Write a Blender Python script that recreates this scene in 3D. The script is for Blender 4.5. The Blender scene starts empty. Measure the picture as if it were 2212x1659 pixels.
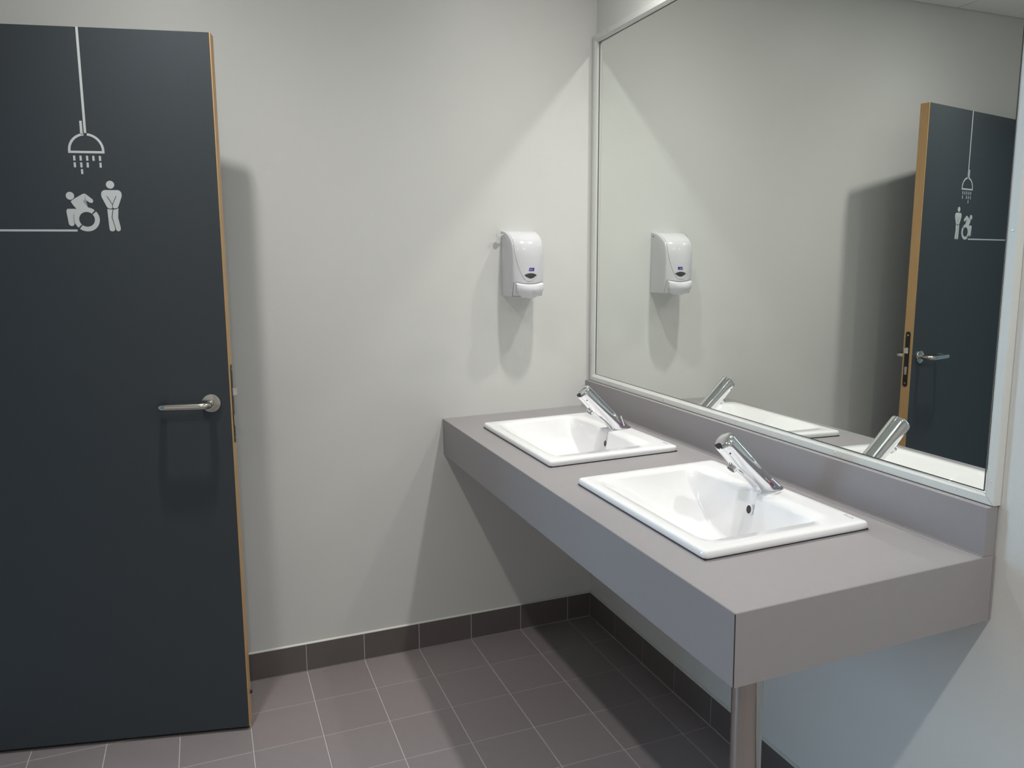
import bpy, bmesh, math
from mathutils import Vector, Matrix

SC = bpy.context.scene
COL = SC.collection

# ------------------------------------------------------------------ camera
cam_data = bpy.data.cameras.new('camera')
cam_data.sensor_width = 36.0
cam_data.lens = 36.0 * 1682.03 / 2212.0
cam_data.shift_x = -15.44 / 2212.0
cam_data.shift_y = -26.27 / 2212.0
cam_data.clip_start = 0.02
cam = bpy.data.objects.new('camera', cam_data)
COL.objects.link(cam)
CAM_R = Vector((0.927065, -0.374880, -0.003574)).normalized()
YAW, PITCH, ROLL = -0.3843, -0.1458, -0.0036
_f = Vector((math.sin(-YAW) * math.cos(PITCH), math.cos(YAW) * math.cos(PITCH), math.sin(PITCH)))
_r = _f.cross(Vector((0, 0, 1))).normalized()
_u = _r.cross(_f)
_r2 = _r * math.cos(ROLL) + _u * math.sin(ROLL)
_u2 = -_r * math.sin(ROLL) + _u * math.cos(ROLL)
M = Matrix((( _r2.x, _u2.x, -_f.x, -1.3670), (_r2.y, _u2.y, -_f.y, -2.6247), (_r2.z, _u2.z, -_f.z, 1.4176), (0, 0, 0, 1)))
cam.matrix_world = M
SC.camera = cam

# ------------------------------------------------------------------ render look
SC.view_settings.view_transform = 'Standard'
SC.view_settings.look = 'None'
SC.view_settings.exposure = 0.0
SC.view_settings.gamma = 1.0
SC.view_settings.use_curve_mapping = False
cy = SC.cycles
cy.use_denoising = True
try:
    cy.denoiser = 'OPENIMAGEDENOISE'
    cy.denoising_input_passes = 'RGB_ALBEDO_NORMAL'
except Exception:
    pass
cy.caustics_reflective = True
cy.caustics_refractive = False
cy.blur_glossy = 0.0
cy.sample_clamp_indirect = 6.0
cy.max_bounces = 7
cy.diffuse_bounces = 5
cy.glossy_bounces = 5
cy.use_adaptive_sampling = True
cy.adaptive_threshold = 0.04
cy.adaptive_min_samples = 32
cy.use_guiding = True
cy.use_surface_guiding = True
cy.guiding_training_samples = 64

# ------------------------------------------------------------------ world + lights
W = bpy.data.worlds.new('world')
SC.world = W
W.use_nodes = True
W.node_tree.nodes['Background'].inputs[0].default_value = (0.55, 0.75, 1.0, 1)
W.node_tree.nodes['Background'].inputs[1].default_value = 0.35

LAMP_POWER = 18.0
LAMP_POW = 3.0
LAMP_SPILL = 0.16
LAMP_COL = (1.0, 0.985, 0.94)
LAMP_POS = [(-0.28, -0.65), (-1.44, -0.63), (-0.28, -2.44), (-1.44, -2.44)]
LAMP_W = [0.74, 0.74, 1.15, 1.15]
LAMP_OBJS = []
for (lx, ly), lw in zip(LAMP_POS, LAMP_W):
    ld = bpy.data.lights.new('downlight_lamp', 'AREA')
    ld.shape = 'RECTANGLE'
    ld.size = 0.048
    ld.size_y = 0.055
    ld.energy = LAMP_POWER * lw
    ld.color = LAMP_COL
    ld.spread = math.radians(179)
    # downlight reflector: most of the light goes down, a little spills sideways
    ld.use_nodes = True
    nt = ld.node_tree
    em = nt.nodes['Emission']
    geo = nt.nodes.new('ShaderNodeNewGeometry')
    dt = nt.nodes.new('ShaderNodeVectorMath'); dt.operation = 'DOT_PRODUCT'
    nt.links.new(geo.outputs['Normal'], dt.inputs[0]); nt.links.new(geo.outputs['Incoming'], dt.inputs[1])
    ab = nt.nodes.new('ShaderNodeMath'); ab.operation = 'ABSOLUTE'; nt.links.new(dt.outputs['Value'], ab.inputs[0])
    pw = nt.nodes.new('ShaderNodeMath'); pw.operation = 'POWER'; pw.inputs[1].default_value = LAMP_POW; nt.links.new(ab.outputs[0], pw.inputs[0])
    ma = nt.nodes.new('ShaderNodeMath'); ma.operation = 'MULTIPLY_ADD'; ma.inputs[1].default_value = 1.0 - LAMP_SPILL; ma.inputs[2].default_value = LAMP_SPILL
    nt.links.new(pw.outputs[0], ma.inputs[0]); nt.links.new(ma.outputs[0], em.inputs['Strength'])
    lo = bpy.data.objects.new('downlight_lamp', ld)
    lo.location = (lx, ly, 2.485)
    COL.objects.link(lo)
    LAMP_OBJS.append(lo)
# cool daylight of the window in the corridor beyond the open door
wd = bpy.data.lights.new('corridor_daylight', 'AREA')
wd.shape = 'RECTANGLE'
wd.size = 1.5
wd.size_y = 0.55
wd.energy = 38.0
wd.color = (0.42, 0.72, 1.0)
wo = bpy.data.objects.new('corridor_daylight', wd)
wo.matrix_world = Matrix.Translation((-3.72, 0.36, 1.35)) @ Matrix.Rotation(math.radians(-90), 4, 'Y') @ Matrix.Rotation(0, 4, 'Z')
COL.objects.link(wo)

# ------------------------------------------------------------------ helpers
def tag(o, label=None, cat=None, group=None, kind=None):
    if label: o['label'] = label
    if cat: o['category'] = cat
    if group: o['group'] = group
    if kind: o['kind'] = kind
    return o

def empty(name, loc=(0, 0, 0), mat=None, **kw):
    o = bpy.data.objects.new(name, None)
    o.empty_display_size = 0.05
    COL.objects.link(o)
    if mat is not None: o.matrix_world = mat
    else: o.location = loc
    return tag(o, **kw)

def mobj(name, bm, mat, parent=None, smooth=False, bevel=None, weld=False, **kw):
    if weld: bmesh.ops.remove_doubles(bm, verts=bm.verts, dist=1e-5)
    bmesh.ops.recalc_face_normals(bm, faces=bm.faces)
    me = bpy.data.meshes.new(name)
    bm.to_mesh(me); bm.free()
    if smooth:
        for p in me.polygons: p.use_smooth = True
    me.materials.append(mat)
    o = bpy.data.objects.new(name, me)
    COL.objects.link(o)
    if parent is not None: o.parent = parent
    if bevel:
        b = o.modifiers.new('bevel', 'BEVEL'); b.width = bevel; b.segments = 2
        b.limit_method = 'ANGLE'; b.angle_limit = math.radians(40)
    return tag(o, **kw)

def box(bm, x0, x1, y0, y1, z0, z1):
    vs = [bm.verts.new((x, y, z)) for x in (x0, x1) for y in (y0, y1) for z in (z0, z1)]
    for f in ((0, 1, 3, 2), (4, 6, 7, 5), (0, 4, 5, 1), (2, 3, 7, 6), (0, 2, 6, 4), (1, 5, 7, 3)):
        bm.faces.new([vs[i] for i in f])
    return vs

def boxbm(*a):
    bm = bmesh.new(); box(bm, *a); return bm

def grid(bm, rows, close_u=False, close_v=False):
    V = [[bm.verts.new(p) for p in r] for r in rows]
    n = len(V); m = len(V[0])
    for i in range(n if close_v else n - 1):
        for j in range(m if close_u else m - 1):
            a, b, c, d = V[i][j], V[i][(j + 1) % m], V[(i + 1) % n][(j + 1) % m], V[(i + 1) % n][j]
            if len({a, b, c, d}) == 4:
                bm.faces.new((a, b, c, d))
    return V

def tube(bm, pts, rad, n=20, caps=True):
    pts = [Vector(p) for p in pts]
    rr = rad if isinstance(rad, (list, tuple)) else [rad] * len(pts)
    t0 = (pts[1] - pts[0]).normalized()
    ref = Vector((0, 0, 1)) if abs(t0.z) < 0.9 else Vector((0, 1, 0))
    nrm = (ref - t0 * ref.dot(t0)).normalized()
    rows = []
    for i, p in enumerate(pts):
        t = (pts[min(i + 1, len(pts) - 1)] - pts[max(i - 1, 0)]).normalized()
        nrm = (nrm - t * nrm.dot(t)).normalized()
        b = t.cross(nrm)
        rows.append([p + (nrm * math.cos(a) + b * math.sin(a)) * rr[i] for a in [2 * math.pi * k / n for k in range(n)]])
    V = grid(bm, rows, close_u=True)
    if caps:
        bm.faces.new(V[0][::-1]); bm.faces.new(V[-1])
    return V

def arc_path(pts, r, seg=8):
    """polyline with rounded corners"""
    pts = [Vector(p) for p in pts]
    out = [pts[0]]
    for i in range(1, len(pts) - 1):
        a, b, c = pts[i - 1], pts[i], pts[i + 1]
        d1 = (a - b).normalized(); d2 = (c - b).normalized()
        s, e = b + d1 * r, b + d2 * r
        for k in range(seg + 1):
            t = k / seg
            out.append(s * (1 - t) ** 2 + b * 2 * t * (1 - t) + e * t * t)
    out.append(pts[-1])
    return out

# ------------------------------------------------------------------ materials
def mat(name, col, rough=0.5, metal=0.0, spec=0.5, var=0.0, vscale=8.0, bump=0.0, bscale=200.0, coat=0.0, stretch=(1, 1, 1), col2=None, rnd=0.0):
    m = bpy.data.materials.new(name); m.use_nodes = True
    nt = m.node_tree; b = nt.nodes['Principled BSDF']
    b.inputs['Roughness'].default_value = rough
    b.inputs['Metallic'].default_value = metal
    b.inputs['Specular IOR Level'].default_value = spec
    b.inputs['Coat Weight'].default_value = coat
    b.inputs['Coat Roughness'].default_value = 0.05
    tc = nt.nodes.new('ShaderNodeTexCoord')
    mp = nt.nodes.new('ShaderNodeMapping'); mp.inputs['Scale'].default_value = stretch
    nt.links.new(tc.outputs['Object'], mp.inputs['Vector'])
    nz = nt.nodes.new('ShaderNodeTexNoise'); nz.inputs['Scale'].default_value = vscale; nz.inputs['Detail'].default_value = 4
    nt.links.new(mp.outputs[0], nz.inputs['Vector'])
    mx = nt.nodes.new('ShaderNodeMix'); mx.data_type = 'RGBA'
    c2 = col2 if col2 else tuple(max(0, c * (1 - var)) for c in col)
    mx.inputs[6].default_value = (*col, 1); mx.inputs[7].default_value = (*c2, 1)
    nt.links.new(nz.outputs[0], mx.inputs[0])
    src = mx.outputs[2]
    if rnd:
        oi = nt.nodes.new('ShaderNodeObjectInfo')
        mr = nt.nodes.new('ShaderNodeMapRange'); mr.inputs[3].default_value = 1 - rnd; mr.inputs[4].default_value = 1 + rnd
        nt.links.new(oi.outputs['Random'], mr.inputs[0])
        hs = nt.nodes.new('ShaderNodeHueSaturation')
        nt.links.new(mr.outputs[0], hs.inputs['Value']); nt.links.new(src, hs.inputs['Color'])
        src = hs.outputs[0]
    nt.links.new(src, b.inputs['Base Color'])
    if bump:
        n2 = nt.nodes.new('ShaderNodeTexNoise'); n2.inputs['Scale'].default_value = bscale; n2.inputs['Detail'].default_value = 3
        nt.links.new(mp.outputs[0], n2.inputs['Vector'])
        bp = nt.nodes.new('ShaderNodeBump'); bp.inputs['Strength'].default_value = bump; bp.inputs['Distance'].default_value = 0.001
        nt.links.new(n2.outputs[0], bp.inputs['Height']); nt.links.new(bp.outputs[0], b.inputs['Normal'])
    return m

M_WALL = mat('wall_paint', (0.70, 0.70, 0.68), 0.42, spec=0.35, var=0.03, vscale=3, bump=0.15, bscale=350)
M_CEIL = mat('ceiling_tile', (0.90, 0.90, 0.87), 0.9, spec=0.2, var=0.03, vscale=20, bump=0.3)
M_CGRID = mat('ceiling_grid', (0.80, 0.80, 0.78), 0.5)
M_FLOOR = mat('floor_tile', (0.272, 0.236, 0.242), 0.42, spec=0.4, var=0.10, vscale=30, bump=0.12, bscale=500, rnd=0.04)
M_SKIRT_SHADED = mat('skirting_tile', (0.145, 0.124, 0.120), 0.38, spec=0.4, var=0.12, vscale=30, bump=0.12, bscale=500, rnd=0.05)  # darker than the floor tile: shade of upright faces put into the colour
M_GROUT = mat('grout', (0.60, 0.57, 0.56), 0.85, spec=0.2, var=0.25, vscale=12)
M_CAULK = mat('caulk', (0.66, 0.67, 0.62), 0.5, var=0.1)
M_LAM = mat('grey_laminate', (0.300, 0.283, 0.293), 0.42, spec=0.45, var=0.05, vscale=60, bump=0.05, bscale=900)
M_LAMD = mat('laminate_core', (0.03, 0.025, 0.02), 0.8)
M_CER = mat('white_ceramic', (0.83, 0.825, 0.84), 0.07, spec=0.5, var=0.01, coat=0.3)
M_CHROME = mat('chrome', (0.80, 0.81, 0.83), 0.04, metal=1.0)
M_STEEL = mat('brushed_steel', (0.46, 0.45, 0.42), 0.13, metal=1.0, bump=0.10, bscale=300, stretch=(1, 1, 0.05), var=0.1, vscale=40)
M_STEELH = mat('satin_steel', (0.62, 0.60, 0.55), 0.20, metal=1.0, var=0.06, vscale=30)
M_BLACK = mat('black_plastic', (0.012, 0.011, 0.014), 0.3)
M_BLACKM = mat('black_enamel', (0.018, 0.014, 0.014), 0.45)
M_MIRROR = mat('mirror_silver', (0.86, 0.885, 0.855), 0.0, metal=1.0)
M_FRAME = mat('white_frame_paint', (0.66, 0.67, 0.645), 0.35, var=0.05, vscale=15)
M_GAPSHADE = mat('shadow_gap', (0.035, 0.028, 0.03), 0.8)  # near-black colour that paints the shade in narrow gaps
M_DOOR = mat('slate_door_laminate', (0.056, 0.066, 0.075), 0.5, spec=0.22, var=0.08, vscale=90, bump=0.06, bscale=700)
M_BEECH = mat('beech_edge', (0.60, 0.375, 0.175), 0.45, var=0.0, col2=(0.50, 0.30, 0.13), vscale=14, stretch=(8, 8, 0.5), bump=0.1)
M_FILM = mat('pale_vinyl_film', (0.62, 0.65, 0.65), 0.4, var=0.02)
M_PLAST = mat('white_plastic', (0.66, 0.66, 0.69), 0.16, spec=0.5, var=0.01)
M_PLASTL = mat('white_plastic_lever', (0.74, 0.74, 0.77), 0.14, spec=0.5, var=0.01)
M_SEAM = mat('grey_seam', (0.16, 0.15, 0.17), 0.6)
M_BLUE = mat('blue_print', (0.045, 0.04, 0.30), 0.35)
M_WHITEINK = mat('white_print', (0.45, 0.45, 0.62), 0.4)
M_LENS = mat('smoky_window', (0.055, 0.055, 0.058), 0.12, coat=0.5)
M_RED = mat('red_mark', (0.45, 0.01, 0.03), 0.3)
M_BLUEM = mat('blue_mark', (0.02, 0.03, 0.5), 0.3)
M_INK = mat('grey_logo_print', (0.30, 0.28, 0.36), 0.5)
M_CLEAR = mat('clear_key_plastic', (0.80, 0.81, 0.80), 0.15)
b = M_CLEAR.node_tree.nodes['Principled BSDF']; b.inputs['Transmission Weight'].default_value = 0.3; b.inputs['IOR'].default_value = 1.2
M_RUB = mat('black_rubber', (0.015, 0.014, 0.014), 0.6)
M_TRIM = mat('downlight_trim', (0.8, 0.8, 0.8), 0.3)
M_JAMB = mat('door_frame_paint', (0.045, 0.05, 0.058), 0.4)

# ------------------------------------------------------------------ room dimensions (metres)
XL, YB, ZC = -2.245, -3.60, 2.490
SK = 0.008
W0, D0, P = 0.0981, 0.1987, 0.2
DOOR_Y0, DOOR_Y1, DOOR_H = -0.135, -1.075, 2.04

mobj('wall_back', boxbm(XL - 0.10, 0.10, 0.0, 0.10, -0.05, ZC + 0.1), M_WALL, kind='structure', label='pale painted back wall with the soap dispenser, behind the open door', cat='wall')
mobj('wall_right', boxbm(0.0, 0.10, YB - 0.1, -0.0005, -0.05, ZC + 0.1), M_WALL, kind='structure', label='pale painted right wall behind the mirror and vanity', cat='wall')
mobj('wall_front', boxbm(XL, -0.0005, YB - 0.10, YB, -0.05, ZC + 0.1), M_WALL, kind='structure', label='pale painted wall facing the back wall, out of view', cat='wall')
bm = bmesh.new()
box(bm, XL - 0.10, XL, DOOR_Y0, -0.0005, -0.05, ZC + 0.1)
box(bm, XL - 0.10, XL, YB - 0.1, DOOR_Y1, -0.05, ZC + 0.1)
box(bm, XL - 0.10, XL, DOOR_Y1, DOOR_Y0, DOOR_H, ZC + 0.1)
mobj('wall_left', bm, M_WALL, kind='structure', label='pale painted left wall with the doorway, out of view', cat='wall')
# corridor beyond the doorway
bm = bmesh.new()
box(bm, -3.85, -3.75, -2.2, 0.05, 0, 2.5); box(bm, -3.85, -3.75, 0.95, 1.3, 0, 2.5)
box(bm, -3.85, -3.75, 0.05, 0.95, 0, 0.55); box(bm, -3.85, -3.75, 0.05, 0.95, 2.15, 2.5)
box(bm, -3.75, XL - 0.1, 1.3, 1.4, 0, 2.5); box(bm, -3.75, XL - 0.1, -2.3, -2.2, 0, 2.5)
box(bm, XL - 0.1, XL - 0.05, 0.1, 1.3, 0, 2.5)
box(bm, -3.85, XL - 0.1, -2.3, 1.4, 2.5, 2.6)
mobj('wall_corridor', bm, M_WALL, kind='structure', label='pale corridor walls beyond the doorway, out of view', cat='wall')

# ceiling: lay-in tiles on a grid
ceil = mobj('ceiling', boxbm(XL - 0.1, 0.1, YB - 0.1, 0.1, ZC + 0.012, ZC + 0.06), M_CGRID, kind='structure', label='white suspended ceiling of square lay-in tiles', cat='ceiling')
def clip_tiles(start, pitch, lo, hi):
    xs = [start]
    while xs[-1] > lo: xs.append(xs[-1] - pitch)
    e = [hi] + [x for x in xs if lo + 0.02 < x < hi - 0.02] + [lo]
    return e
cx_e = clip_tiles(-0.548, 0.6, XL, -0.0); cy_e = clip_tiles(-0.30, 0.6, YB, 0.0)
for i in range(len(cx_e) - 1):
    for j in range(len(cy_e) - 1):
        g = 0.004
        x1, x0, y1, y0 = cx_e[i] - g, cx_e[i + 1] + g, cy_e[j] - g, cy_e[j + 1] + g
        mobj('ceiling_tile', boxbm(x0, x1, y0, y1, ZC, ZC + 0.012), M_CEIL, ceil)

# floor
floor = mobj('floor', boxbm(-3.85, 0.1, YB - 0.1, 1.4, -0.03, -0.0015), M_GROUT, kind='structure', label='mauve grey square ceramic floor tiles with pale grout', cat='floor')
def joints(first, pitch, lo, hi):
    e = [hi]; v = first
    while v > lo + 0.004:
        e.append(v); v -= pitch
    e.append(lo)
    return e
fx = joints(-SK - W0, P, XL, -SK); fy = joints(-SK - D0, P, YB, -SK)
tile_cache = {}
def tile_mesh(w, h, t, name, matl, axis):
    key = (round(w, 4), round(h, 4), axis)
    if key not in tile_cache:
        bm = bmesh.new()
        c = 0.0010
        def q(a, bb, d):
            return (a, bb, d) if axis == 'z' else ((a, -d, bb) if axis == 'y' else (-d, a, bb))
        lo = [q(a, b2, -0.004) for a, b2 in ((-w / 2, -h / 2), (w / 2, -h / 2), (w / 2, h / 2), (-w / 2, h / 2))]
        mi = [q(a, b2, t - c) for a, b2 in ((-w / 2, -h / 2), (w / 2, -h / 2), (w / 2, h / 2), (-w / 2, h / 2))]
        hi = [q(a, b2, t) for a, b2 in ((-w / 2 + c, -h / 2 + c), (w / 2 - c, -h / 2 + c), (w / 2 - c, h / 2 - c), (-w / 2 + c, h / 2 - c))]
        V = grid(bm, [lo, mi, hi], close_u=True)
        bm.faces.new(V[2])
        bmesh.ops.recalc_face_normals(bm, faces=bm.faces)
        me = bpy.data.meshes.new(name); bm.to_mesh(me); bm.free(); me.materials.append(matl)
        # make sure the visible face looks outward
        tile_cache[key] = me
    return tile_cache[key]
g = 0.00145
for i in range(len(fx) - 1):
    for j in range(len(fy) - 1):
        w = fx[i] - fx[i + 1] - 2 * g; h = fy[j] - fy[j + 1] - 2 * g
        if w < 0.01 or h < 0.01: continue
        me = tile_mesh(w, h, 0.0, 'floor_tile', M_FLOOR, 'z')
        o = bpy.data.objects.new('floor_tile', me); COL.objects.link(o); o.parent = floor
        k = (i * 37 + j * 91) % 17
        o.location = ((fx[i] + fx[i + 1]) / 2, (fy[j] + fy[j + 1]) / 2, 0.00004 * (k % 5))

# tiled skirting
HS = 0.0985
def skirting(name, edges, along, fixed, label, sgn=1):
    # backing of grout, tiles, caulk bead
    lo, hi = min(edges), max(edges)
    if along == 'x':
        back = boxbm(lo, hi, fixed - SK * 0.8 * sgn, fixed, 0, HS - 0.001) if sgn > 0 else boxbm(lo, hi, fixed, fixed + SK * 0.8, 0, HS - 0.001)
    else:
        back = boxbm(fixed - SK * 0.8, fixed, lo, hi, 0, HS - 0.001) if sgn > 0 else boxbm(fixed, fixed + SK * 0.8, lo, hi, 0, HS - 0.001)
    root = mobj(name, back, M_GROUT, kind='structure', label=label, cat='skirting')
    for a, b2 in zip(edges[:-1], edges[1:]):
        w = abs(a - b2) - 2 * g
        if w < 0.01: continue
        me = tile_mesh(w, HS - 0.003, SK if sgn > 0 else SK, 'skirting_tile', M_SKIRT_SHADED, 'y' if along == 'x' else 'x')
        o = bpy.data.objects.new('skirting_tile', me); COL.objects.link(o); o.parent = root
        m = (a + b2) / 2
        o.location = (m, fixed, HS / 2 + 0.001) if along == 'x' else (fixed, m, HS / 2 + 0.001)
        if sgn < 0: o.rotation_euler = (0, 0, math.pi)
    c = 0.0045
    bm = bmesh.new()
    if along == 'x':
        y1 = fixed; y0 = fixed - sgn * SK * 0.95
        grid(bm, [[(lo, y1, HS), (lo, y0, HS), (lo, y1 - sgn * 0.001, HS + c)], [(hi, y1, HS), (hi, y0, HS), (hi, y1 - sgn * 0.001, HS + c)]], close_u=True)
    else:
        x1 = fixed; x0 = fixed - sgn * SK * 0.95
        grid(bm, [[(x1, lo, HS), (x0, lo, HS), (x1 - sgn * 0.001, lo, HS + c)], [(x1, hi, HS), (x0, hi, HS), (x1 - sgn * 0.001, hi, HS + c)]], close_u=True)
    mobj('caulk_line', bm, M_CAULK, root)
    return root
skirting('baseboard_back', fx, 'x', -0.0, 'tiled skirting with shade in its dark brown colour, along the back wall')
skirting('baseboard_right', fy, 'y', -0.0, 'tiled skirting with shade in its dark brown colour, along the right wall under the vanity')
skirting('baseboard_left', [e for e in fy if e < DOOR_Y1 - 0.05], 'y', XL, 'tiled skirting with shade in its dark brown colour, along the left wall, out of view', sgn=-1)

# ------------------------------------------------------------------ door leaf (opened towards the back wall)
DA = -0.2181
DO = Vector((-1.3089, -0.2919, 0.0))
DU = Vector((-math.cos(DA), -math.sin(DA), 0))          # from free edge to hinges
DN = Vector((DU.y, -DU.x, 0))
if DN.y > 0: DN = -DN                                    # out of the visible face
# local frame: +X = towards hinges, +Y = into the leaf (away from viewer), +Z up
DM = Matrix(((DU.x, -DN.x, 0, DO.x), (DU.y, -DN.y, 0, DO.y), (0, 0, 1, 0), (0, 0, 0, 1)))
DH, DT, DZ, DWID = 2.0143, 0.0383, 0.012, 0.93
door = empty('door_1', mat=DM, label='dark slate grey door leaf standing open against the back wall, with shower pictogram', cat='door', kind='structure')
EL = 0.0032
mobj('door_panel', boxbm(EL, DWID, 0, DT, DZ, DH), M_DOOR, door, bevel=0.0006)
bm = boxbm(0, EL, 0.0007, DT - 0.0007, DZ, DH)
mobj('edge_lipping', bm, M_BEECH, door, bevel=0.0006, label='pale beech edge strip')
mobj('bottom_seal', boxbm(0.004, DWID - 0.004, 0.010, DT - 0.010, 0.003, DZ), M_RUB, door, label='black rubber seal under the door')
bm = bmesh.new(); tube(bm, [(0.001, 0.030, 0.108), (-0.006, 0.030, 0.108)], [0.0055, 0.0045], 14)
mobj('seal_plunger', bm, M_RUB, door, smooth=False)
# lock face plate on the edge
def stadium(cy_, z0, z1, r, n=10):
    pts = []
    for k in range(n + 1):
        a = math.pi * k / n
        pts.append((cy_ + r * math.cos(a), z1 - r + r * math.sin(a)))
    for k in range(n + 1):
        a = math.pi + math.pi * k / n
        pts.append((cy_ + r * math.cos(a), z0 + r + r * math.sin(a)))
    return pts
def plate(bm, pts, d0, d1, fn):
    A = [bm.verts.new(fn(p, d0)) for p in pts]; B = [bm.verts.new(fn(p, d1)) for p in pts]
    bm.faces.new(A); bm.faces.new(B[::-1])
    for k in range(len(pts)):
        bm.faces.new((A[k], A[(k + 1) % len(pts)], B[(k + 1) % len(pts)], B[k]))
EDGE = lambda p, d: (d, p[0], p[1])
LC = DT * 0.53
bm = bmesh.new(); plate(bm, stadium(LC, 0.890, 1.118, 0.0098), 0.001, -0.0016, EDGE)
lock = mobj('lock_plate', bm, M_BLACKM, door, label='black mortise lock face plate on the door edge')
bm = bmesh.new()
plate(bm, [(LC - 0.0065, 1.028), (LC + 0.0065, 1.028), (LC + 0.0065, 1.052), (LC - 0.0065, 1.052)], -0.001, -0.0045, EDGE)
vs = [bm.verts.new(v) for v in ((-0.0045, LC - 0.0065, 1.030), (-0.0045, LC + 0.0065, 1.030), (-0.0045, LC + 0.0065, 1.050), (-0.0045, LC - 0.0065, 1.050), (-0.0125, LC + 0.006, 1.030), (-0.0125, LC + 0.006, 1.050))]
for f in ((0, 1, 2, 3), (0, 3, 5, 4), (1, 4, 5, 2), (0, 4, 1), (3, 2, 5)): bm.faces.new([vs[k] for k in f])
mobj('latch_bolt', bm, M_STEELH, lock)
bm = bmesh.new(); plate(bm, [(LC - 0.005, 0.940), (LC + 0.005, 0.940), (LC + 0.005, 0.973), (LC - 0.005, 0.973)], -0.001, -0.0026, EDGE)
mobj('dead_bolt', bm, M_STEELH, lock)
for z in (1.103, 0.905):
    bm = bmesh.new(); tube(bm, [(-0.001, LC, z), (-0.0024, LC, z)], 0.0034, 12)
    mobj('screw', bm, M_STEELH, lock)
# lever handles on both faces
def lever(side, name, lab):
    s = -1 if side == 'front' else 1
    y0 = 0 if side == 'front' else DT
    hx, hz = 0.0535, 1.0125
    bm = bmesh.new()
    rs = [0.0, 0.0235, 0.0255, 0.0262, 0.0262]; ds = [0.0082, 0.0082, 0.0074, 0.0055, 0.0]
    rows = [[(hx + max(r, 0.0001) * math.cos(a), y0 + s * d, hz + max(r, 0.0001) * math.sin(a)) for a in [2 * math.pi * k / 40 for k in range(40)]] for r, d in zip(rs, ds)]
    grid(bm, rows, close_u=True)
    h = mobj(name, bm, M_STEELH, door, smooth=True, label=lab)
    e = h.modifiers.new('split', 'EDGE_SPLIT'); e.split_angle = math.radians(35)
    path = arc_path([(hx, y0 + s * 0.004, hz), (hx, y0 + s * 0.056, hz), (hx + 0.128, y0 + s * 0.056, hz), (hx + 0.128, y0 + s * 0.012, hz)], 0.022, 10)
    bm = bmesh.new(); V = tube(bm, path, 0.0095, 24)
    hl = mobj('lever', bm, M_STEELH, h, smooth=True)
    e = hl.modifiers.new('split', 'EDGE_SPLIT'); e.split_angle = math.radians(50)
lever('front', 'door_handle', 'satin steel return lever handle with round rose')
lever('rear', 'door_handle', 'satin steel lever handle on the rear face of the door')
# hinges
for z in (0.24, 1.80):
    bm = bmesh.new(); tube(bm, [(DWID + 0.004, -0.006, z), (DWID + 0.004, -0.006, z + 0.09)], 0.008, 16)
    mobj('hinge', bm, M_STEELH, door)

# pictogram film on the face
FACE = lambda p, d: (p[0], -d, p[1])
def film(polys, name, lay=0.0004, m=M_FILM, parent=door, **kw):
    bm = bmesh.new()
    for i, pts in enumerate(polys):
        vs = [bm.verts.new(FACE(p, lay)) for p in pts]
        f = bm.faces.new(vs)
    bmesh.ops.triangulate(bm, faces=bm.faces[:])
    for f in bm.faces:
        f.normal_update()
        if f.normal.y > 0: f.normal_flip()
    me = bpy.data.meshes.new(name); bm.to_mesh(me); bm.free(); me.materials.append(m)
    o = bpy.data.objects.new(name, me); COL.objects.link(o); o.parent = parent
    return tag(o, **kw)
def disc(cx, cz, r, n=32, rz=None):
    rz = rz or r
    return [(cx + r * math.cos(2 * math.pi * k / n), cz + rz * math.sin(2 * math.pi * k / n)) for k in range(n)]
def rect(a0, a1, z0, z1): return [(a0, z0), (a1, z0), (a1, z1), (a0, z1)]
def seg(p, q, w):
    p = Vector(p); q = Vector(q); d = (q - p).normalized(); nn = Vector((-d.y, d.x)) * w / 2
    return [tuple(p + nn), tuple(q + nn), tuple(q - nn), tuple(p - nn)]
def ringarc(cx, cz, ro, ri, a0, a1, n=40):
    """list of quads"""
    out = []
    for k in range(n):
        t0 = math.radians(a0 + (a1 - a0) * k / n); t1 = math.radians(a0 + (a1 - a0) * (k + 1) / n)
        out.append([(cx + ro * math.cos(t0), cz + ro * math.sin(t0)), (cx + ro * math.cos(t1), cz + ro * math.sin(t1)), (cx + ri * math.cos(t1), cz + ri * math.sin(t1)), (cx + ri * math.cos(t0), cz + ri * math.sin(t0))])
    return out
LW = 0.0062
# shower head
SHX, SHZ, SHR = 0.3300, 1.6985, 0.0448
polys = [rect(0.3295 - LW / 2, 0.3295 + LW / 2, 1.7475, DH)]
sh = []
sh += ringarc(SHX, SHZ + 0.004, SHR, SHR - LW, 0, 84.5)
sh += ringarc(SHX, SHZ + 0.004, SHR, SHR - LW, 96, 180)
sh.append(rect(SHX - SHR, SHX + SHR, SHZ - 0.003, SHZ + 0.0030))
sh.append(rect(SHX - SHR, SHX - SHR + LW, SHZ + 0.003, SHZ + 0.0042)); sh.append(rect(SHX + SHR - LW, SHX + SHR, SHZ + 0.003, SHZ + 0.0042))
sh.append(rect(0.3385 - LW / 2, 0.3385 + LW / 2, 1.7425, 1.7785))
picto = film(polys + sh, 'shower_pictogram', label='pale outline of a shower head hanging from a long line')
drops = []
for a, z in [(0.3612, 1.6890), (0.3455, 1.6890), (0.3294, 1.6890), (0.3139, 1.6890), (0.2977, 1.6890), (0.3610, 1.6715), (0.3451, 1.6715), (0.3293, 1.6715), (0.2975, 1.6715), (0.3445, 1.6542)]:
    drops.append(rect(a - 0.0027, a + 0.0027, z - 0.0128, z))
film(drops, 'water_drop_marks', label='pale dashes of falling water')
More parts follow.
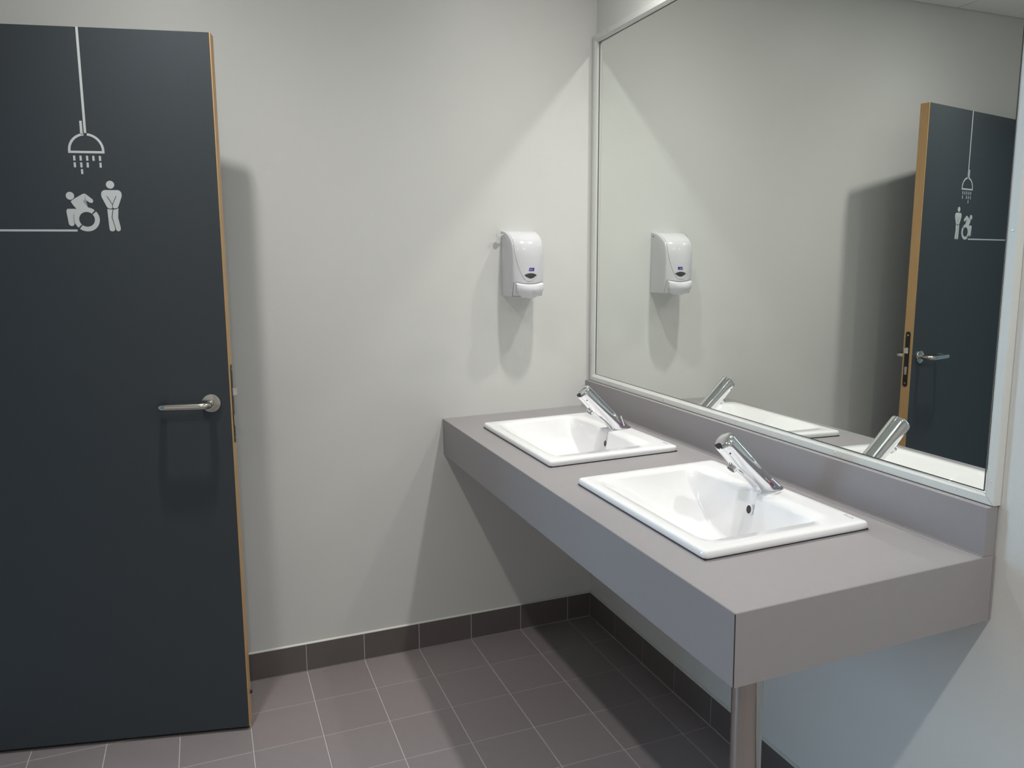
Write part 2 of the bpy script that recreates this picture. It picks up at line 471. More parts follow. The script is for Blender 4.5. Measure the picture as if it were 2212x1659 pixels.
# standing person symbol
def catm(pts, n=4):
    out = []; m = len(pts)
    for i in range(m):
        p0, p1, p2, p3 = [Vector(pts[(i + k - 1) % m]) for k in range(4)]
        for j in range(n):
            t = j / n
            out.append(tuple(0.5 * ((2 * p1) + (p2 - p0) * t + (2 * p0 - 5 * p1 + 4 * p2 - p3) * t * t + (3 * p1 - p0 - 3 * p2 + p3) * t ** 3)))
    return out
body = [(0.2930, 1.6005), (0.2588, 1.6005), (0.2545, 1.5985), (0.2515, 1.5945), (0.2504, 1.5865), (0.2515, 1.5820), (0.2609, 1.5575), (0.2630, 1.5540), (0.2675, 1.5523), (0.2715, 1.5523), (0.2750, 1.5540), (0.2780, 1.5520), (0.2830, 1.5515), (0.2870, 1.5530), (0.2900, 1.5560), (0.3013, 1.5820), (0.3022, 1.5870), (0.3010, 1.5945), (0.2975, 1.5985)]
legL = [(0.2893, 1.5510), (0.2850, 1.5497), (0.2800, 1.5497), (0.2765, 1.5495), (0.2762, 1.5488), (0.2800, 1.5285), (0.2735, 1.5010), (0.2733, 1.4960), (0.2760, 1.4925), (0.2790, 1.4915), (0.2835, 1.4918), (0.2868, 1.4940), (0.2877, 1.5005), (0.2889, 1.5326)]
legR = [(0.2742, 1.5497), (0.2700, 1.5497), (0.2655, 1.5505), (0.2612, 1.5535), (0.2640, 1.5300), (0.2591, 1.5016), (0.2593, 1.4960), (0.2622, 1.4922), (0.2670, 1.4915), (0.2705, 1.4945), (0.2780, 1.5285)]
film([disc(0.2777, 1.6145, 0.0104), body, legL, legR], 'standing_figure_pictogram', label='pale standing figure symbol with crossed hands')
film([seg((0.2878, 1.5847), (0.2752, 1.5620), 0.0014), seg((0.2646, 1.5849), (0.2758, 1.5620), 0.0014), seg((0.2754, 1.5622), (0.2756, 1.5535), 0.0014)], 'arm_lines', lay=0.0007, m=M_DOOR)
# wheelchair user symbol
WX, WZ = 0.3420, 1.5230
wheel = []
# angles measured in (a, z): a grows to the viewer's left, so flip: use angle from -a axis
def wheelarc(a0, a1):
    out = []
    for qd in ringarc(0, 0, 0.0318, 0.0195, a0, a1, 48): out.append([(WX - x, WZ + z) for x, z in qd])
    return out
wheel += wheelarc(-128, 41)
wheel += wheelarc(49, 224)
torso = [(0.3790, 1.5700), (0.3700, 1.5770), (0.3483, 1.5895), (0.3433, 1.5907), (0.3396, 1.5887), (0.3241, 1.5755), (0.3228, 1.5704), (0.3262, 1.5662), (0.3317, 1.5668), (0.3430, 1.5750), (0.3505, 1.5733), (0.3374, 1.5545), (0.3452, 1.5440), (0.3627, 1.5425), (0.3658, 1.5500), (0.3750, 1.5620)]
thigh = [(0.3902, 1.5484), (0.3880, 1.5505), (0.3500, 1.5505), (0.3560, 1.5400), (0.3620, 1.5363), (0.3760, 1.5362), (0.3738, 1.5110), (0.3755, 1.5070), (0.3800, 1.5050), (0.3845, 1.5060), (0.3880, 1.5100), (0.3918, 1.5440)]
film([disc(0.3796, 1.5845, 0.0104)], 'wheelchair_user_head', label='pale round head of the wheelchair symbol')
film(wheel, 'wheelchair_wheel', lay=0.0005, label='pale wheel ring of the wheelchair symbol')
film([torso], 'wheelchair_user_torso', lay=0.00044, label='pale torso of the wheelchair symbol leaning forward')
film([thigh], 'wheelchair_user_leg', lay=0.0004)
film([rect(0.3680, DWID, 1.4907, 1.4962)], 'guide_line', label='pale horizontal line running to the hinges')
# door frame in the left wall
bm = bmesh.new()
box(bm, XL - 0.11, XL + 0.012, DOOR_Y0 - 0.03, DOOR_Y0 + 0.0, 0, DOOR_H)
box(bm, XL - 0.11, XL + 0.012, DOOR_Y1, DOOR_Y1 + 0.03, 0, DOOR_H)
box(bm, XL - 0.11, XL + 0.012, DOOR_Y1, DOOR_Y0, DOOR_H - 0.02, DOOR_H + 0.01)
mobj('trim_1', bm, M_JAMB, kind='structure', label='dark grey door frame in the left wall, out of view', cat='door frame')

# ------------------------------------------------------------------ vanity counter
VZ = 0.8591
VM = Matrix.Translation((0, 0, VZ)) @ Matrix.Rotation(math.asin(0.0031 / 1.6556), 4, 'X') @ Matrix.Rotation(-math.asin(0.0085 / 0.6), 4, 'Y')
CW, CL, CT = 0.600, 1.6556, 0.1299
XW = -0.0045
vanity = empty('vanity_counter', mat=VM, label='long grey laminate vanity counter along the right wall, held by a steel leg', cat='counter')
B1, B2 = -1.185, -0.4735        # basin centres along the wall
def opening(c): return (c - 0.238, c + 0.238, -0.505, -0.165)
xs = [-CW + 0.0012, -0.505, -0.165, XW]
ys = [-CL + 0.0012, B1 - 0.238, B1 + 0.238, B2 - 0.238, B2 + 0.238, -0.001]
bm = bmesh.new()
hole = {(1, 1), (1, 3)}
V = {}
for i, x in enumerate(xs):
    for j, y in enumerate(ys):
        for k, z in enumerate((-0.028, 0.0)):
            V[i, j, k] = bm.verts.new((x, y, z))
for i in range(3):
    for j in range(5):
        if (i, j) in hole: continue
        bm.faces.new((V[i, j, 1], V[i + 1, j, 1], V[i + 1, j + 1, 1], V[i, j + 1, 1]))
        bm.faces.new((V[i, j, 0], V[i, j + 1, 0], V[i + 1, j + 1, 0], V[i + 1, j, 0]))
        for (di, dj, a, b2) in ((-1, 0, (i, j), (i, j + 1)), (1, 0, (i + 1, j), (i + 1, j + 1)), (0, -1, (i, j), (i + 1, j)), (0, 1, (i, j + 1), (i + 1, j + 1))):
            ni, nj = i + di, j + dj
            if ni < 0 or ni > 2 or nj < 0 or nj > 4 or (ni, nj) in hole:
                bm.faces.new((V[a[0], a[1], 0], V[b2[0], b2[1], 0], V[b2[0], b2[1], 1], V[a[0], a[1], 1]))
mobj('countertop', bm, M_LAM, vanity, label='grey laminate worktop')
mobj('front_panel', boxbm(-CW, -CW + 0.018, -CL + 0.0015, -0.001, -CT, -0.0290), M_LAM, vanity)
mobj('front_facing', boxbm(-CW - 0.0006, -CW + 0.0010, -CL + 0.0009, -0.001, -CT, -0.0004), M_LAM, vanity)
mobj('end_panel', boxbm(-CW + 0.0015, XW, -CL, -CL + 0.018, -CT, -0.0290), M_LAM, vanity)
mobj('end_facing', boxbm(-CW + 0.0003, XW - 0.004, -CL - 0.0006, -CL + 0.0010, -CT, -0.0004), M_LAM, vanity)
mobj('corner_seam', boxbm(-CW - 0.0008, -CW + 0.0010, -CL - 0.0004, -CL + 0.0014, -CT + 0.0005, -0.0015), M_LAMD, vanity, label='thin dark seam at the front corner')
mobj('wall_batten', boxbm(XW - 0.0032, XW, -CL - 0.0010, -CL + 0.004, -CT + 0.002, -0.001), M_LAM, vanity)
# upstand
ST, SH = 0.0330, 0.0964
mobj('backsplash', boxbm(-ST, XW, -CL + 0.0010, -0.001, 0.0004, SH), M_LAM, vanity, bevel=0.0006, label='grey laminate upstand below the mirror')
mobj('caulk_line', boxbm(-ST - 0.0022, -ST, -CL + 0.002, -0.001, 0.0001, 0.0018), M_LAM, vanity)
# leg
LX, LY, LR = -0.537, -1.6125, 0.0265
bm = bmesh.new()
tube(bm, [(LX, LY, -CT - 0.0 + 0.10), (LX, LY, -0.845)], LR, 40)
lg = mobj('leg', bm, M_STEEL, vanity, smooth=True, label='round brushed steel support leg')
e = lg.modifiers.new('split', 'EDGE_SPLIT'); e.split_angle = math.radians(40)
bm = bmesh.new(); tube(bm, [(LX, LY, -0.848), (LX, LY, -0.843)], 0.040, 32)
mobj('foot_plate', bm, M_STEEL, lg)

# ------------------------------------------------------------------ basins
RZ0, RZ1 = 0.0022, 0.0185
def smooth(t): t = max(0, min(1, t)); return t * t * (3 - 2 * t)
def basin_mesh(hw):
    """local x: 0 wall .. negative to the room, y around the centre"""
    X0, X1 = -0.5185, -0.1085        # front and back of the rim
    OF, OB, OY = -0.4880, -0.2080, 0.2265
    D = 0.128
    def xb(y):      # back edge of the bowl, notched below the tap
        return OB + 0.026 * (smooth((0.034 - abs(y)) / 0.016))
    NY, NV = 121, 60
    ysn = []
    for k in range(NY):
        u = -1 + 2 * k / (NY - 1)
        ysn.append(OY * u)
    outer = [0.0, 0.0015, 0.004, 0.008]
    left = [-hw + d for d in outer] + [-hw + 0.02]
    right = [-a for a in reversed(left)]
    allY = left + ysn + right
    bm = bmesh.new()
    rows = []
    def rimz(x, y):
        d = min(x - X0, X1 - x, hw - abs(y))
        r = 0.0075
        if d >= r: return RZ1
        return RZ1 - r + math.sqrt(max(0, r * r - (r - d) ** 2))
    cr = 0.012
    def corner(x, y):    # round the plan corners
        dx = 0; 
        cx_ = None
        if x < X0 + cr: cx_ = X0 + cr
        if x > X1 - cr: cx_ = X1 - cr
        if cx_ is None or abs(y) < hw - cr: return x, y
        cy_ = math.copysign(hw - cr, y)
        ax, ay = (x - cx_), (y - cy_)
        m = max(abs(ax), abs(ay)); L = math.hypot(ax, ay)
        if L < 1e-9: return x, y
        return cx_ + ax * m / L, cy_ + ay * m / L
    def depth(y, v):
        u = min(1, abs(y) / OY)
        if v <= 0 or v >= 1 or u >= 1: return 0
        T = math.sin(math.pi / 2 * min(1, v / 0.86)) ** 1.05
        Bk = 1.0 if v < 0.905 else (1 - ((v - 0.905) / 0.095) ** 1.25)
        p = 2.0 + 3.0 * (1 - v) ** 1.0
        S = (1 - u ** p)
        # soft fall at the front lip
        d = D * T * S * Bk
        return d
    nv = [i / (NV - 1) for i in range(NV)]
    # denser near the back
    nv = sorted(set([round(v ** 0.8, 5) for v in nv] + [0.905 + 0.095 * i / 14 for i in range(15)] + [0.0]))
    for y in allY:
        row = []
        yy = y
        xbk = xb(y) if abs(y) < OY else OB
        for d in outer: row.append((X0 + d, yy))
        row.append((X0 + 0.018, yy))
        for v in nv: row.append((OF + (xbk - OF) * v, yy, v))
        for x in (-0.16, X1 - 0.02): row.append((x, yy))
        for d in reversed(outer): row.append((X1 - d, yy))
        out = []
        for q in row:
            x, y2 = q[0], q[1]
            z = rimz(x, y2)
            if len(q) == 3: z -= depth(y2, q[2])
            cx_, cy_ = corner(x, y2)
            out.append((cx_, cy_, z))
        rows.append(out)
    V = grid(bm, rows)
    # outer skirt and underside lip
    border = [V[0][j] for j in range(len(V[0]))] + [V[i][-1] for i in range(1, len(V))] + [V[-1][j] for j in range(len(V[0]) - 2, -1, -1)] + [V[i][0] for i in range(len(V) - 2, 0, -1)]
    prev = border
    cen = Vector(((X0 + X1) / 2, 0, 0))
    for (inset, z) in ((0.0, RZ0 + 0.002), (0.0020, RZ0), (0.030, RZ0)):
        nxt = []
        for v in border:
            x, y2 = v.co.x, v.co.y
            sx = cen.x + (x - cen.x) * (1 - inset / 0.205); sy = y2 * (1 - inset / hw)
            nxt.append(bm.verts.new((sx, sy, z)))
        for k in range(len(border)):
            bm.faces.new((prev[k], prev[(k + 1) % len(prev)], nxt[(k + 1) % len(nxt)], nxt[k]))
        prev = nxt
    me = bpy.data.meshes.new('basin_bowl')
    bmesh.ops.recalc_face_normals(bm, faces=bm.faces)
    bm.to_mesh(me); bm.free()
    for p in me.polygons: p.use_smooth = True
    me.materials.append(M_CER)
    return me

def text_mesh(s, size, name, matl, parent, mtx, ext=0.0001, **kw):
    cu = bpy.data.curves.new(name, 'FONT'); cu.body = s; cu.size = size; cu.align_x = 'CENTER'; cu.align_y = 'CENTER'; cu.extrude = ext
    to = bpy.data.objects.new(name, cu); COL.objects.link(to)
    dg = bpy.context.evaluated_depsgraph_get()
    me = bpy.data.meshes.new_from_object(to.evaluated_get(dg))
    bpy.data.objects.remove(to, do_unlink=True)
    me.materials.clear(); me.materials.append(matl)
    o = bpy.data.objects.new(name, me); COL.objects.link(o)
    o.parent = parent; o.matrix_local = mtx
    return tag(o, **kw)

def make_basin(c, hw, label):
    root = empty('washbasin', mat=VM @ Matrix.Translation((0, c, 0)), label=label, cat='washbasin', group='white washbasins set into the counter')
    me = basin_mesh(hw)
    o = bpy.data.objects.new('bowl', me); COL.objects.link(o); o.parent = root
    # silicone line below the rim, gap shadow put into its dark colour
    bm = boxbm(-0.5160, -0.1110, -hw + 0.0025, hw - 0.0025, 0.0002, RZ0 + 0.0004)
    # keep it a ring: cut the middle away
    bm.free(); bm = bmesh.new()
    a = (-0.5165, -0.1105, -hw + 0.002, hw - 0.002); w = 0.010
    box(bm, a[0], a[0] + w, a[2], a[3], 0.0002, RZ0); box(bm, a[1] - w, a[1], a[2], a[3], 0.0002, RZ0)
    box(bm, a[0] + w, a[1] - w, a[2], a[2] + w, 0.0002, RZ0); box(bm, a[0] + w, a[1] - w, a[3] - w, a[3], 0.0002, RZ0)
    mobj('seal', bm, M_GAPSHADE, root, label='dark seal line under the rim, with the gap shade in its colour')
    # overflow hole in the notch
    bm = bmesh.new()
    n = 24; rows = []
    ax = Vector((-1, 0, 0.18)).normalized(); upv = Vector((0, 1, 0)).cross(ax).normalized()
    cen = Vector((-0.2002, 0.001, -0.0275))
    for r, d in ((0.0105, -0.004), (0.0105, 0.0006), (0.0088, 0.0010), (0.0084, -0.006)):
        rows.append([cen + ax * d + (Vector((0, 1, 0)) * math.cos(t) + upv * math.sin(t) * 1.15) * r for t in [2 * math.pi * k / n for k in range(n)]])
    grid(bm, rows, close_u=True)
    ov = mobj('overflow', bm, M_CER, root, smooth=True)
    bm = bmesh.new(); bm.faces.new([bm.verts.new(cen + ax * 0.0004 + (Vector((0, 1, 0)) * math.cos(t) + upv * math.sin(t) * 1.15) * 0.0087) for t in [2 * math.pi * k / n for k in range(n)]])
    mobj('overflow_hole', bm, M_BLACK, ov)
    # waste
    bm = bmesh.new(); tube(bm, [(-0.262, 0, RZ1 - 0.1275), (-0.262, 0, RZ1 - 0.1245)], [0.031, 0.029], 32)
    mobj('waste', bm, M_CHROME, root, label='round chrome waste fitting')
    text_mesh('Roca', 0.0135, 'logo', M_INK, root, Matrix.Translation((-0.1270, -hw + 0.040, RZ1 + 0.0001)) @ Matrix.Rotation(math.radians(-90), 4, 'Z'), label='tiny grey maker lettering')
    return root
make_basin(B1, 0.2715, 'white rectangular washbasin nearer the front end of the counter')
make_basin(B2, 0.2740, 'white rectangular washbasin nearer the back wall')

# ------------------------------------------------------------------ taps
def make_tap(c, label, pin_dir, pin_off):
    root = empty('sensor_tap', mat=VM @ Matrix.Translation((0, c, RZ1 - 0.0006)), label=label, cat='tap', group='chrome taps on the washbasins')
    A = Vector((-0.149, 0, 0.0)); Bp = Vector((-0.2790, 0, 0.1290))
    ax = (Bp - A).normalized(); pr = Vector((ax.z, 0, -ax.x))   # pr: up/back side of the tube
    if pr.z < 0: pr = -pr
    R = 0.0250
    n = 48
    rows = []
    L = (Bp - A).length
    NT = 26
    for i in range(NT + 1):
        t = i / NT
        cpt = A.lerp(Bp, t)
        k = smooth(t / 0.42)
        # horizontal cut at the base, square to the axis further up
        e2 = Vector((1.0 / abs(pr.x) * 1.0, 0, 0)) * 0.98
        e2 = e2.lerp(pr, k)
        flare = 1 + 0.07 * (1 - smooth(t / 0.12)) - 0.05 * math.sin(math.pi * t) ** 2
        bulge = 0
        row = []
        for j in range(n):
            a = 2 * math.pi * j / n
            v = cpt + Vector((0, 1, 0)) * math.cos(a) * R * flare + e2 * math.sin(a) * R * flare
            # deeper belly on the underside towards the spout
            if math.sin(a) < 0:
                v = v - pr * 0.0045 * (-math.sin(a)) * math.exp(-((t - 0.62) / 0.2) ** 2)
            row.append(v)
        rows.append(row)
    # rounded end and flat face
    for (d, s) in ((0.0016, 0.985), (0.0028, 0.95), (0.0034, 0.90)):
        rows.append([Bp + ax * d + (Vector((0, 1, 0)) * math.cos(2 * math.pi * j / n) + pr * math.sin(2 * math.pi * j / n)) * R * s for j in range(n)])
    bm = bmesh.new(); V = grid(bm, rows, close_u=True)
    bm.faces.new(V[0][::-1])
    body = mobj('tap_body', bm, M_CHROME, root, smooth=True)
    # slightly domed end cap
    bm = bmesh.new(); rows = []
    for s, d in ((0.90, 0.0033), (0.88, 0.0040), (0.6, 0.0056), (0.3, 0.0064), (0.001, 0.0066)):
        rows.append([Bp + ax * d + (Vector((0, 1, 0)) * math.cos(2 * math.pi * j / n) + pr * math.sin(2 * math.pi * j / n)) * R * s for j in range(n)])
    grid(bm, rows, close_u=True)
    cap = mobj('end_cap', bm, M_CHROME, root, smooth=True, label='domed chrome end cap')
    # dark sensor window at the lower rim of the cap
    bm = bmesh.new(); pts = []
    for k in range(18):
        a = math.radians(-128 + 76 * k / 17); pts.append(Bp + ax * 0.0042 + (Vector((0, 1, 0)) * math.cos(a) + pr * math.sin(a)) * R * 0.93)
    top = []
    for k in range(12):
        t = k / 11; a0 = pts[-1]; a1 = pts[0]
        q = a0.lerp(a1, t) + pr * 0.0085 * math.sin(math.pi * t) + ax * 0.0016 * math.sin(math.pi * t); top.append(q)
    ring = pts + top[1:-1]
    lo = [bm.verts.new(p - ax * 0.002) for p in ring]; hi = [bm.verts.new(p + ax * 0.0008) for p in ring]
    bm.faces.new(hi)
    for k in range(len(ring)): bm.faces.new((lo[k], lo[(k + 1) % len(ring)], hi[(k + 1) % len(ring)], hi[k]))
    mobj('sensor_window', bm, M_BLACK, root, label='dark infrared sensor window')
    # aerator on the underside
    sp = A.lerp(Bp, 0.66) - pr * (R + 0.001)
    bm = bmesh.new(); tube(bm, [sp + pr * 0.008, sp - pr * 0.0092], [0.0122, 0.0118], 28)
    aer = mobj('aerator', bm, M_CHROME, root, smooth=True)
    e = aer.modifiers.new('split', 'EDGE_SPLIT'); e.split_angle = math.radians(40)
    bm = bmesh.new(); tube(bm, [sp - pr * 0.0088, sp - pr * 0.0098], [0.0092, 0.0092], 24)
    mobj('aerator_mesh', bm, M_BLACK, aer)
    # small grub screw hole on the flank facing the viewer
    hp = A.lerp(Bp, 0.90) + Vector((0, -1, 0)) * R * 0.80 - pr * R * 0.62
    hn = (Vector((0, -0.80, 0)) - pr * 0.62).normalized()
    bm = bmesh.new(); tube(bm, [hp - hn * 0.002, hp + hn * 0.0007], 0.0020, 14)
    mobj('grub_screw', bm, M_BLACK, root)
    # mixing pin on the back with coloured mark
    base = A
    bm = bmesh.new()
    pd = Vector(pin_dir).normalized()
    p0 = base + Vector(pin_off)
    tube(bm, [p0 - pd * 0.004, p0 + pd * 0.0265], 0.0026, 14)
    pin = mobj('mixing_lever', bm, M_CHROME, root, smooth=True)
    e = pin.modifiers.new('split', 'EDGE_SPLIT'); e.split_angle = math.radians(40)
    bm = bmesh.new(); bmesh.ops.create_uvsphere(bm, u_segments=16, v_segments=10, radius=0.0037, matrix=Matrix.Translation(p0 + pd * 0.0275))
    mobj('lever_ball', bm, M_CHROME, pin, smooth=True)
    sd = Vector((-0.45, -0.80, 0.40)).normalized()
    mp = A.lerp(Bp, 0.13) + Vector((0, -1, 0)) * R * 0.98 + pr * 0.006
    bm = bmesh.new(); bmesh.ops.create_uvsphere(bm, u_segments=14, v_segments=8, radius=0.0030, matrix=Matrix.Translation(mp))
    mobj('red_mark', bm, M_RED, root, smooth=True, label='red hot water mark')
    bm = bmesh.new(); bmesh.ops.create_uvsphere(bm, u_segments=14, v_segments=8, radius=0.0024, matrix=Matrix.Translation(mp - ax * 0.007))
    mobj('blue_mark', bm, M_BLUEM, root, smooth=True, label='blue cold water mark')
    # base gasket
    bm = bmesh.new()
    rows = [[(A.x + math.cos(a) * rx, A.y + math.sin(a) * ry, z) for a in [2 * math.pi * k / 48 for k in range(48)]] for rx, ry, z in ((0.0370, 0.0268, 0.0004), (0.0376, 0.0274, 0.0010), (0.0376, 0.0274, 0.0022), (0.0356, 0.0254, 0.0026))]
    V = grid(bm, rows, close_u=True)
    mobj('base_ring', bm, M_CHROME, root, smooth=True)
    return root
make_tap(B1 - 0.004, 'inclined chrome sensor tap on the washbasin nearer the front end', (-0.75, -0.1, 0.62), (0.0055, -0.0290, 0.0175))
make_tap(B2 - 0.002, 'inclined chrome sensor tap on the washbasin nearer the back wall', (-0.35, 0.0, 0.93), (-0.001, -0.0270, 0.0185))

# ------------------------------------------------------------------ mirror
MT_O = Vector((-0.0100, -0.8, 1.4))
nrm = Vector((1, -0.0063, -0.0017)).normalized()
def on_mirror(y, z):  # x of the glass plane
    return MT_O.x - (nrm.y * (y - MT_O.y) + nrm.z * (z - MT_O.z)) / nrm.x
MY0, MY1, MZ0, MZ1 = -1.6560, -0.0080, 0.9560, 2.1990
FWD = 0.0235
mirror = empty('wall_mirror', label='large rectangular wall mirror in a slim white painted frame above the counter', cat='mirror')
gy0, gy1, gz0, gz1 = MY0 + 0.012, MY1 - 0.012, MZ0 + 0.012, MZ1 - 0.012
bm = bmesh.new()
F = [bm.verts.new((on_mirror(y, z), y, z)) for y, z in ((gy0, gz0), (gy1, gz0), (gy1, gz1), (gy0, gz1))]
Bk = [bm.verts.new((on_mirror(y, z) + 0.003, y, z)) for y, z in ((gy0, gz0), (gy1, gz0), (gy1, gz1), (gy0, gz1))]
bm.faces.new(F); bm.faces.new(Bk[::-1])
for k in range(4): bm.faces.new((F[k], Bk[k], Bk[(k + 1) % 4], F[(k + 1) % 4]))
mobj('mirror_glass', bm, M_MIRROR, mirror)
# frame rails: mitred profile (distance inwards, x)
prof = [(0.0, -0.0008), (0.0, -0.0190), (0.0012, -0.0200), (FWD - 0.0080, -0.0200), (FWD - 0.0070, -0.0194), (FWD, -0.0142), (FWD, None)]
def rail(k):
    # corners of outer rectangle
    co = [(MY0, MZ0 - 0.0025), (MY1, MZ0 + 0.0002), (MY1, MZ1), (MY0, MZ1)]
    p, q = co[k], co[(k + 1) % 4]
    inn = {0: (1, 1), 1: (-1, 1), 2: (-1, -1), 3: (1, -1)}
    rows = []
    for c, ci in ((p, k), (q, (k + 1) % 4)):
        s = inn[ci]; row = []
        for d, x in prof:
            y = c[0] + s[0] * d; z = c[1] + s[1] * d
            if x is None: x = on_mirror(y, z) - 0.0008
            row.append((x, y, z))
        rows.append(row)
    # tiny mitre gap
    pv, qv = Vector((p[0], p[1])), Vector((q[0], q[1])); dd = (qv - pv).normalized() * 0.00035
    rows[0] = [(x, y + dd.x, z + dd.y) for x, y, z in rows[0]]; rows[1] = [(x, y - dd.x, z - dd.y) for x, y, z in rows[1]]
    bm = bmesh.new(); grid(bm, rows)
    r = mobj('frame_rail', bm, M_FRAME, mirror)
    # dark strip painted as the shade between frame and glass
    rows = []
    for c, ci in ((p, k), (q, (k + 1) % 4)):
        s = inn[ci]
        def P3(d, off): 
            y = c[0] + s[0] * d; z = c[1] + s[1] * d
            return (on_mirror(y, z) - off, y, z)
        rows.append([P3(FWD - 0.0005, 0.0012), P3(FWD + 0.0012, 0.0012), P3(FWD + 0.0016, 0.0001)])
    bm = bmesh.new(); grid(bm, rows); mobj('glass_gap_shade', bm, M_GAPSHADE, r, label='dark line painted as the shade in the gap at the glass')
    return r
rails = [rail(k) for k in range(4)]   # bottom, left (back wall side), top, right
def screw(r, y, z):
    bm = bmesh.new(); tube(bm, [(-0.0198, y, z), (-0.0206, y, z)], [0.0026, 0.0020], 14)
    mobj('screw', bm, M_STEELH, r)
for y in (-0.17, -0.524, -0.891, -1.2597, -1.5757): screw(rails[0], y, MZ0 + 0.0085)
for y in (-0.12, -0.60, -1.10, -1.55): screw(rails[2], y, MZ1 - 0.0085)
for z in (1.0000, 1.4627, 1.95): screw(rails[3], MY0 + 0.0095, z)
for z in (1.05, 1.4693, 1.95): screw(rails[1], MY1 - 0.0095, z)

# ------------------------------------------------------------------ soap dispenser
DCX = -0.3125
disp = empty('soap_dispenser', loc=(DCX, 0, 1.283), label='white wall-mounted soap dispenser with push lever and dark window on the back wall', cat='soap dispenser')
# profile of the side crease: (z, depth)
PR = [(1.5105, 0.002), (1.5100, 0.020), (1.5075, 0.034), (1.5020, 0.050), (1.4960, 0.063), (1.4880, 0.076), (1.4780, 0.088), (1.4655, 0.0965), (1.4500, 0.1015), (1.4294, 0.1045), (1.40, 0.1055), (1.3570, 0.1045), (1.33, 0.1020), (1.3021, 0.0975), (1.2835, 0.0930)]
def dprof(z):
    for (z0, d0), (z1, d1) in zip(PR[:-1], PR[1:]):
        if z1 <= z <= z0:
            t = (z0 - z) / (z0 - z1); return d0 + (d1 - d0) * t
    return PR[0][1] if z > PR[0][0] else PR[-1][1]
def halfw(z): return 0.0595 - 0.0015 * (1.51 - z) / 0.2
def dfront(x, z):
    s = min(1, abs(x) / 0.058)
    d = dprof(z)
    return d + 0.017 * (1 - s ** 2.2) * min(1, d / 0.09)
def resample(n):
    # by arc length
    L = [0]
    for a, b2 in zip(PR[:-1], PR[1:]): L.append(L[-1] + math.hypot(a[0] - b2[0], a[1] - b2[1]))
    out = []
    for i in range(n):
        s = L[-1] * i / (n - 1)
        for k in range(len(PR) - 1):
            if L[k] <= s <= L[k + 1] + 1e-9:
                t = (s - L[k]) / (L[k + 1] - L[k]); out.append((PR[k][0] + (PR[k + 1][0] - PR[k][0]) * t, PR[k][1] + (PR[k + 1][1] - PR[k][1]) * t)); break
    # smooth
    for _ in range(3):
        out = [out[0]] + [((a[0] + 2 * b2[0] + c[0]) / 4, (a[1] + 2 * b2[1] + c[1]) / 4) for a, b2, c in zip(out[:-2], out[1:-1], out[2:])] + [out[-1]]
    return out
PR = resample(60)
rows = []
nx = 25
for z, d in PR:
    hw = halfw(z)
    row = [(-hw - 0.0015, -0.0003, z), (-hw - 0.0012, -d * 0.5, z), (-hw, -max(0.0004, d - 0.0045), z - 0.0), (-hw + 0.0010, -max(0.0005, d - 0.0012), z)]
    for i in range(nx):
        x = (-1 + 2 * i / (nx - 1)) * (hw - 0.0035)
        row.append((x, -dfront(x, z), z))
    row += [(hw - 0.0010, -max(0.0005, d - 0.0012), z), (hw, -max(0.0004, d - 0.0045), z), (hw + 0.0012, -d * 0.5, z), (hw + 0.0015, -0.0003, z)]
    rows.append([(p[0], p[1], p[2] - 1.283) for p in row])
bm = bmesh.new()
V = grid(bm, rows)
bm.faces.new(V[0]); bm.faces.new(V[-1][::-1])
bd = mobj('housing', bm, M_PLAST, disp, smooth=True)
e = bd.modifiers.new('split', 'EDGE_SPLIT'); e.split_angle = math.radians(50)
# front shield
def shield(dz, off, name, m, grow=0.0):
    HWK = [(1.5100, 0.0525), (1.4636, 0.0530), (1.4366, 0.0520), (1.4005, 0.0455), (1.3677, 0.0340), (1.3480, 0.0230), (1.3400, 0.0150), (1.3362, 0.0060)]
    def hwk(z):
        for (z0, d0), (z1, d1) in zip(HWK[:-1], HWK[1:]):
            if z1 <= z <= z0:
                t = (z0 - z) / (z0 - z1); return d0 + (d1 - d0) * t
        return HWK[0][1] if z > HWK[0][0] else HWK[-1][1]
    zs = [p[0] for p in PR if p[0] > 1.345 and p[1] > 0.012] + [1.3450, 1.3420, 1.3400, 1.3385, 1.3370, 1.3362]
    rows = []
    for z in zs:
        h = hwk(z) + grow; row = []
        zz = z - (grow if z < 1.3365 else 0)
        for i in range(21):
            x = (-1 + 2 * i / 20) * h
            row.append((x, -dfront(x, zz) - off, zz - 1.283))
        # close sides back to the housing
        row = [(row[0][0] - 0.0002, row[0][1] + off + 0.001, row[0][2])] + row + [(row[-1][0] + 0.0002, row[-1][1] + off + 0.001, row[-1][2])]
        rows.append(row)
    last = [(x, y + off + 0.001, z - 0.0003) for x, y, z in rows[-1]]
    rows.append(last)
    bm = bmesh.new(); grid(bm, rows)
    return mobj(name, bm, m, disp, smooth=True)
s1 = shield(0, 0.0004, 'shield_seam_shade', M_SEAM, grow=0.0006)  # darker patch paints the shade in the gap around the shield
tag(s1, label='fine grey seam line around the front shield, gap shade in its colour')
sh_o = shield(0, 0.0010, 'front_shield', M_PLAST)
e = sh_o.modifiers.new('split', 'EDGE_SPLIT'); e.split_angle = math.radians(50)
def patch(outline_top, outline_bot, off, name, m, parent, n=17, **kw):
    rows = []
    for j in range(6):
        t = j / 5; row = []
        for i in range(n):
            s = i / (n - 1)
            x0, z0 = outline_top(s); x1, z1 = outline_bot(s)
            x = x0 + (x1 - x0) * t; z = z0 + (z1 - z0) * t
            row.append((x, -dfront(x, z) - off, z - 1.283))
        rows.append(row)
    bm = bmesh.new(); grid(bm, rows)
    return mobj(name, bm, m, parent, smooth=True, **kw)
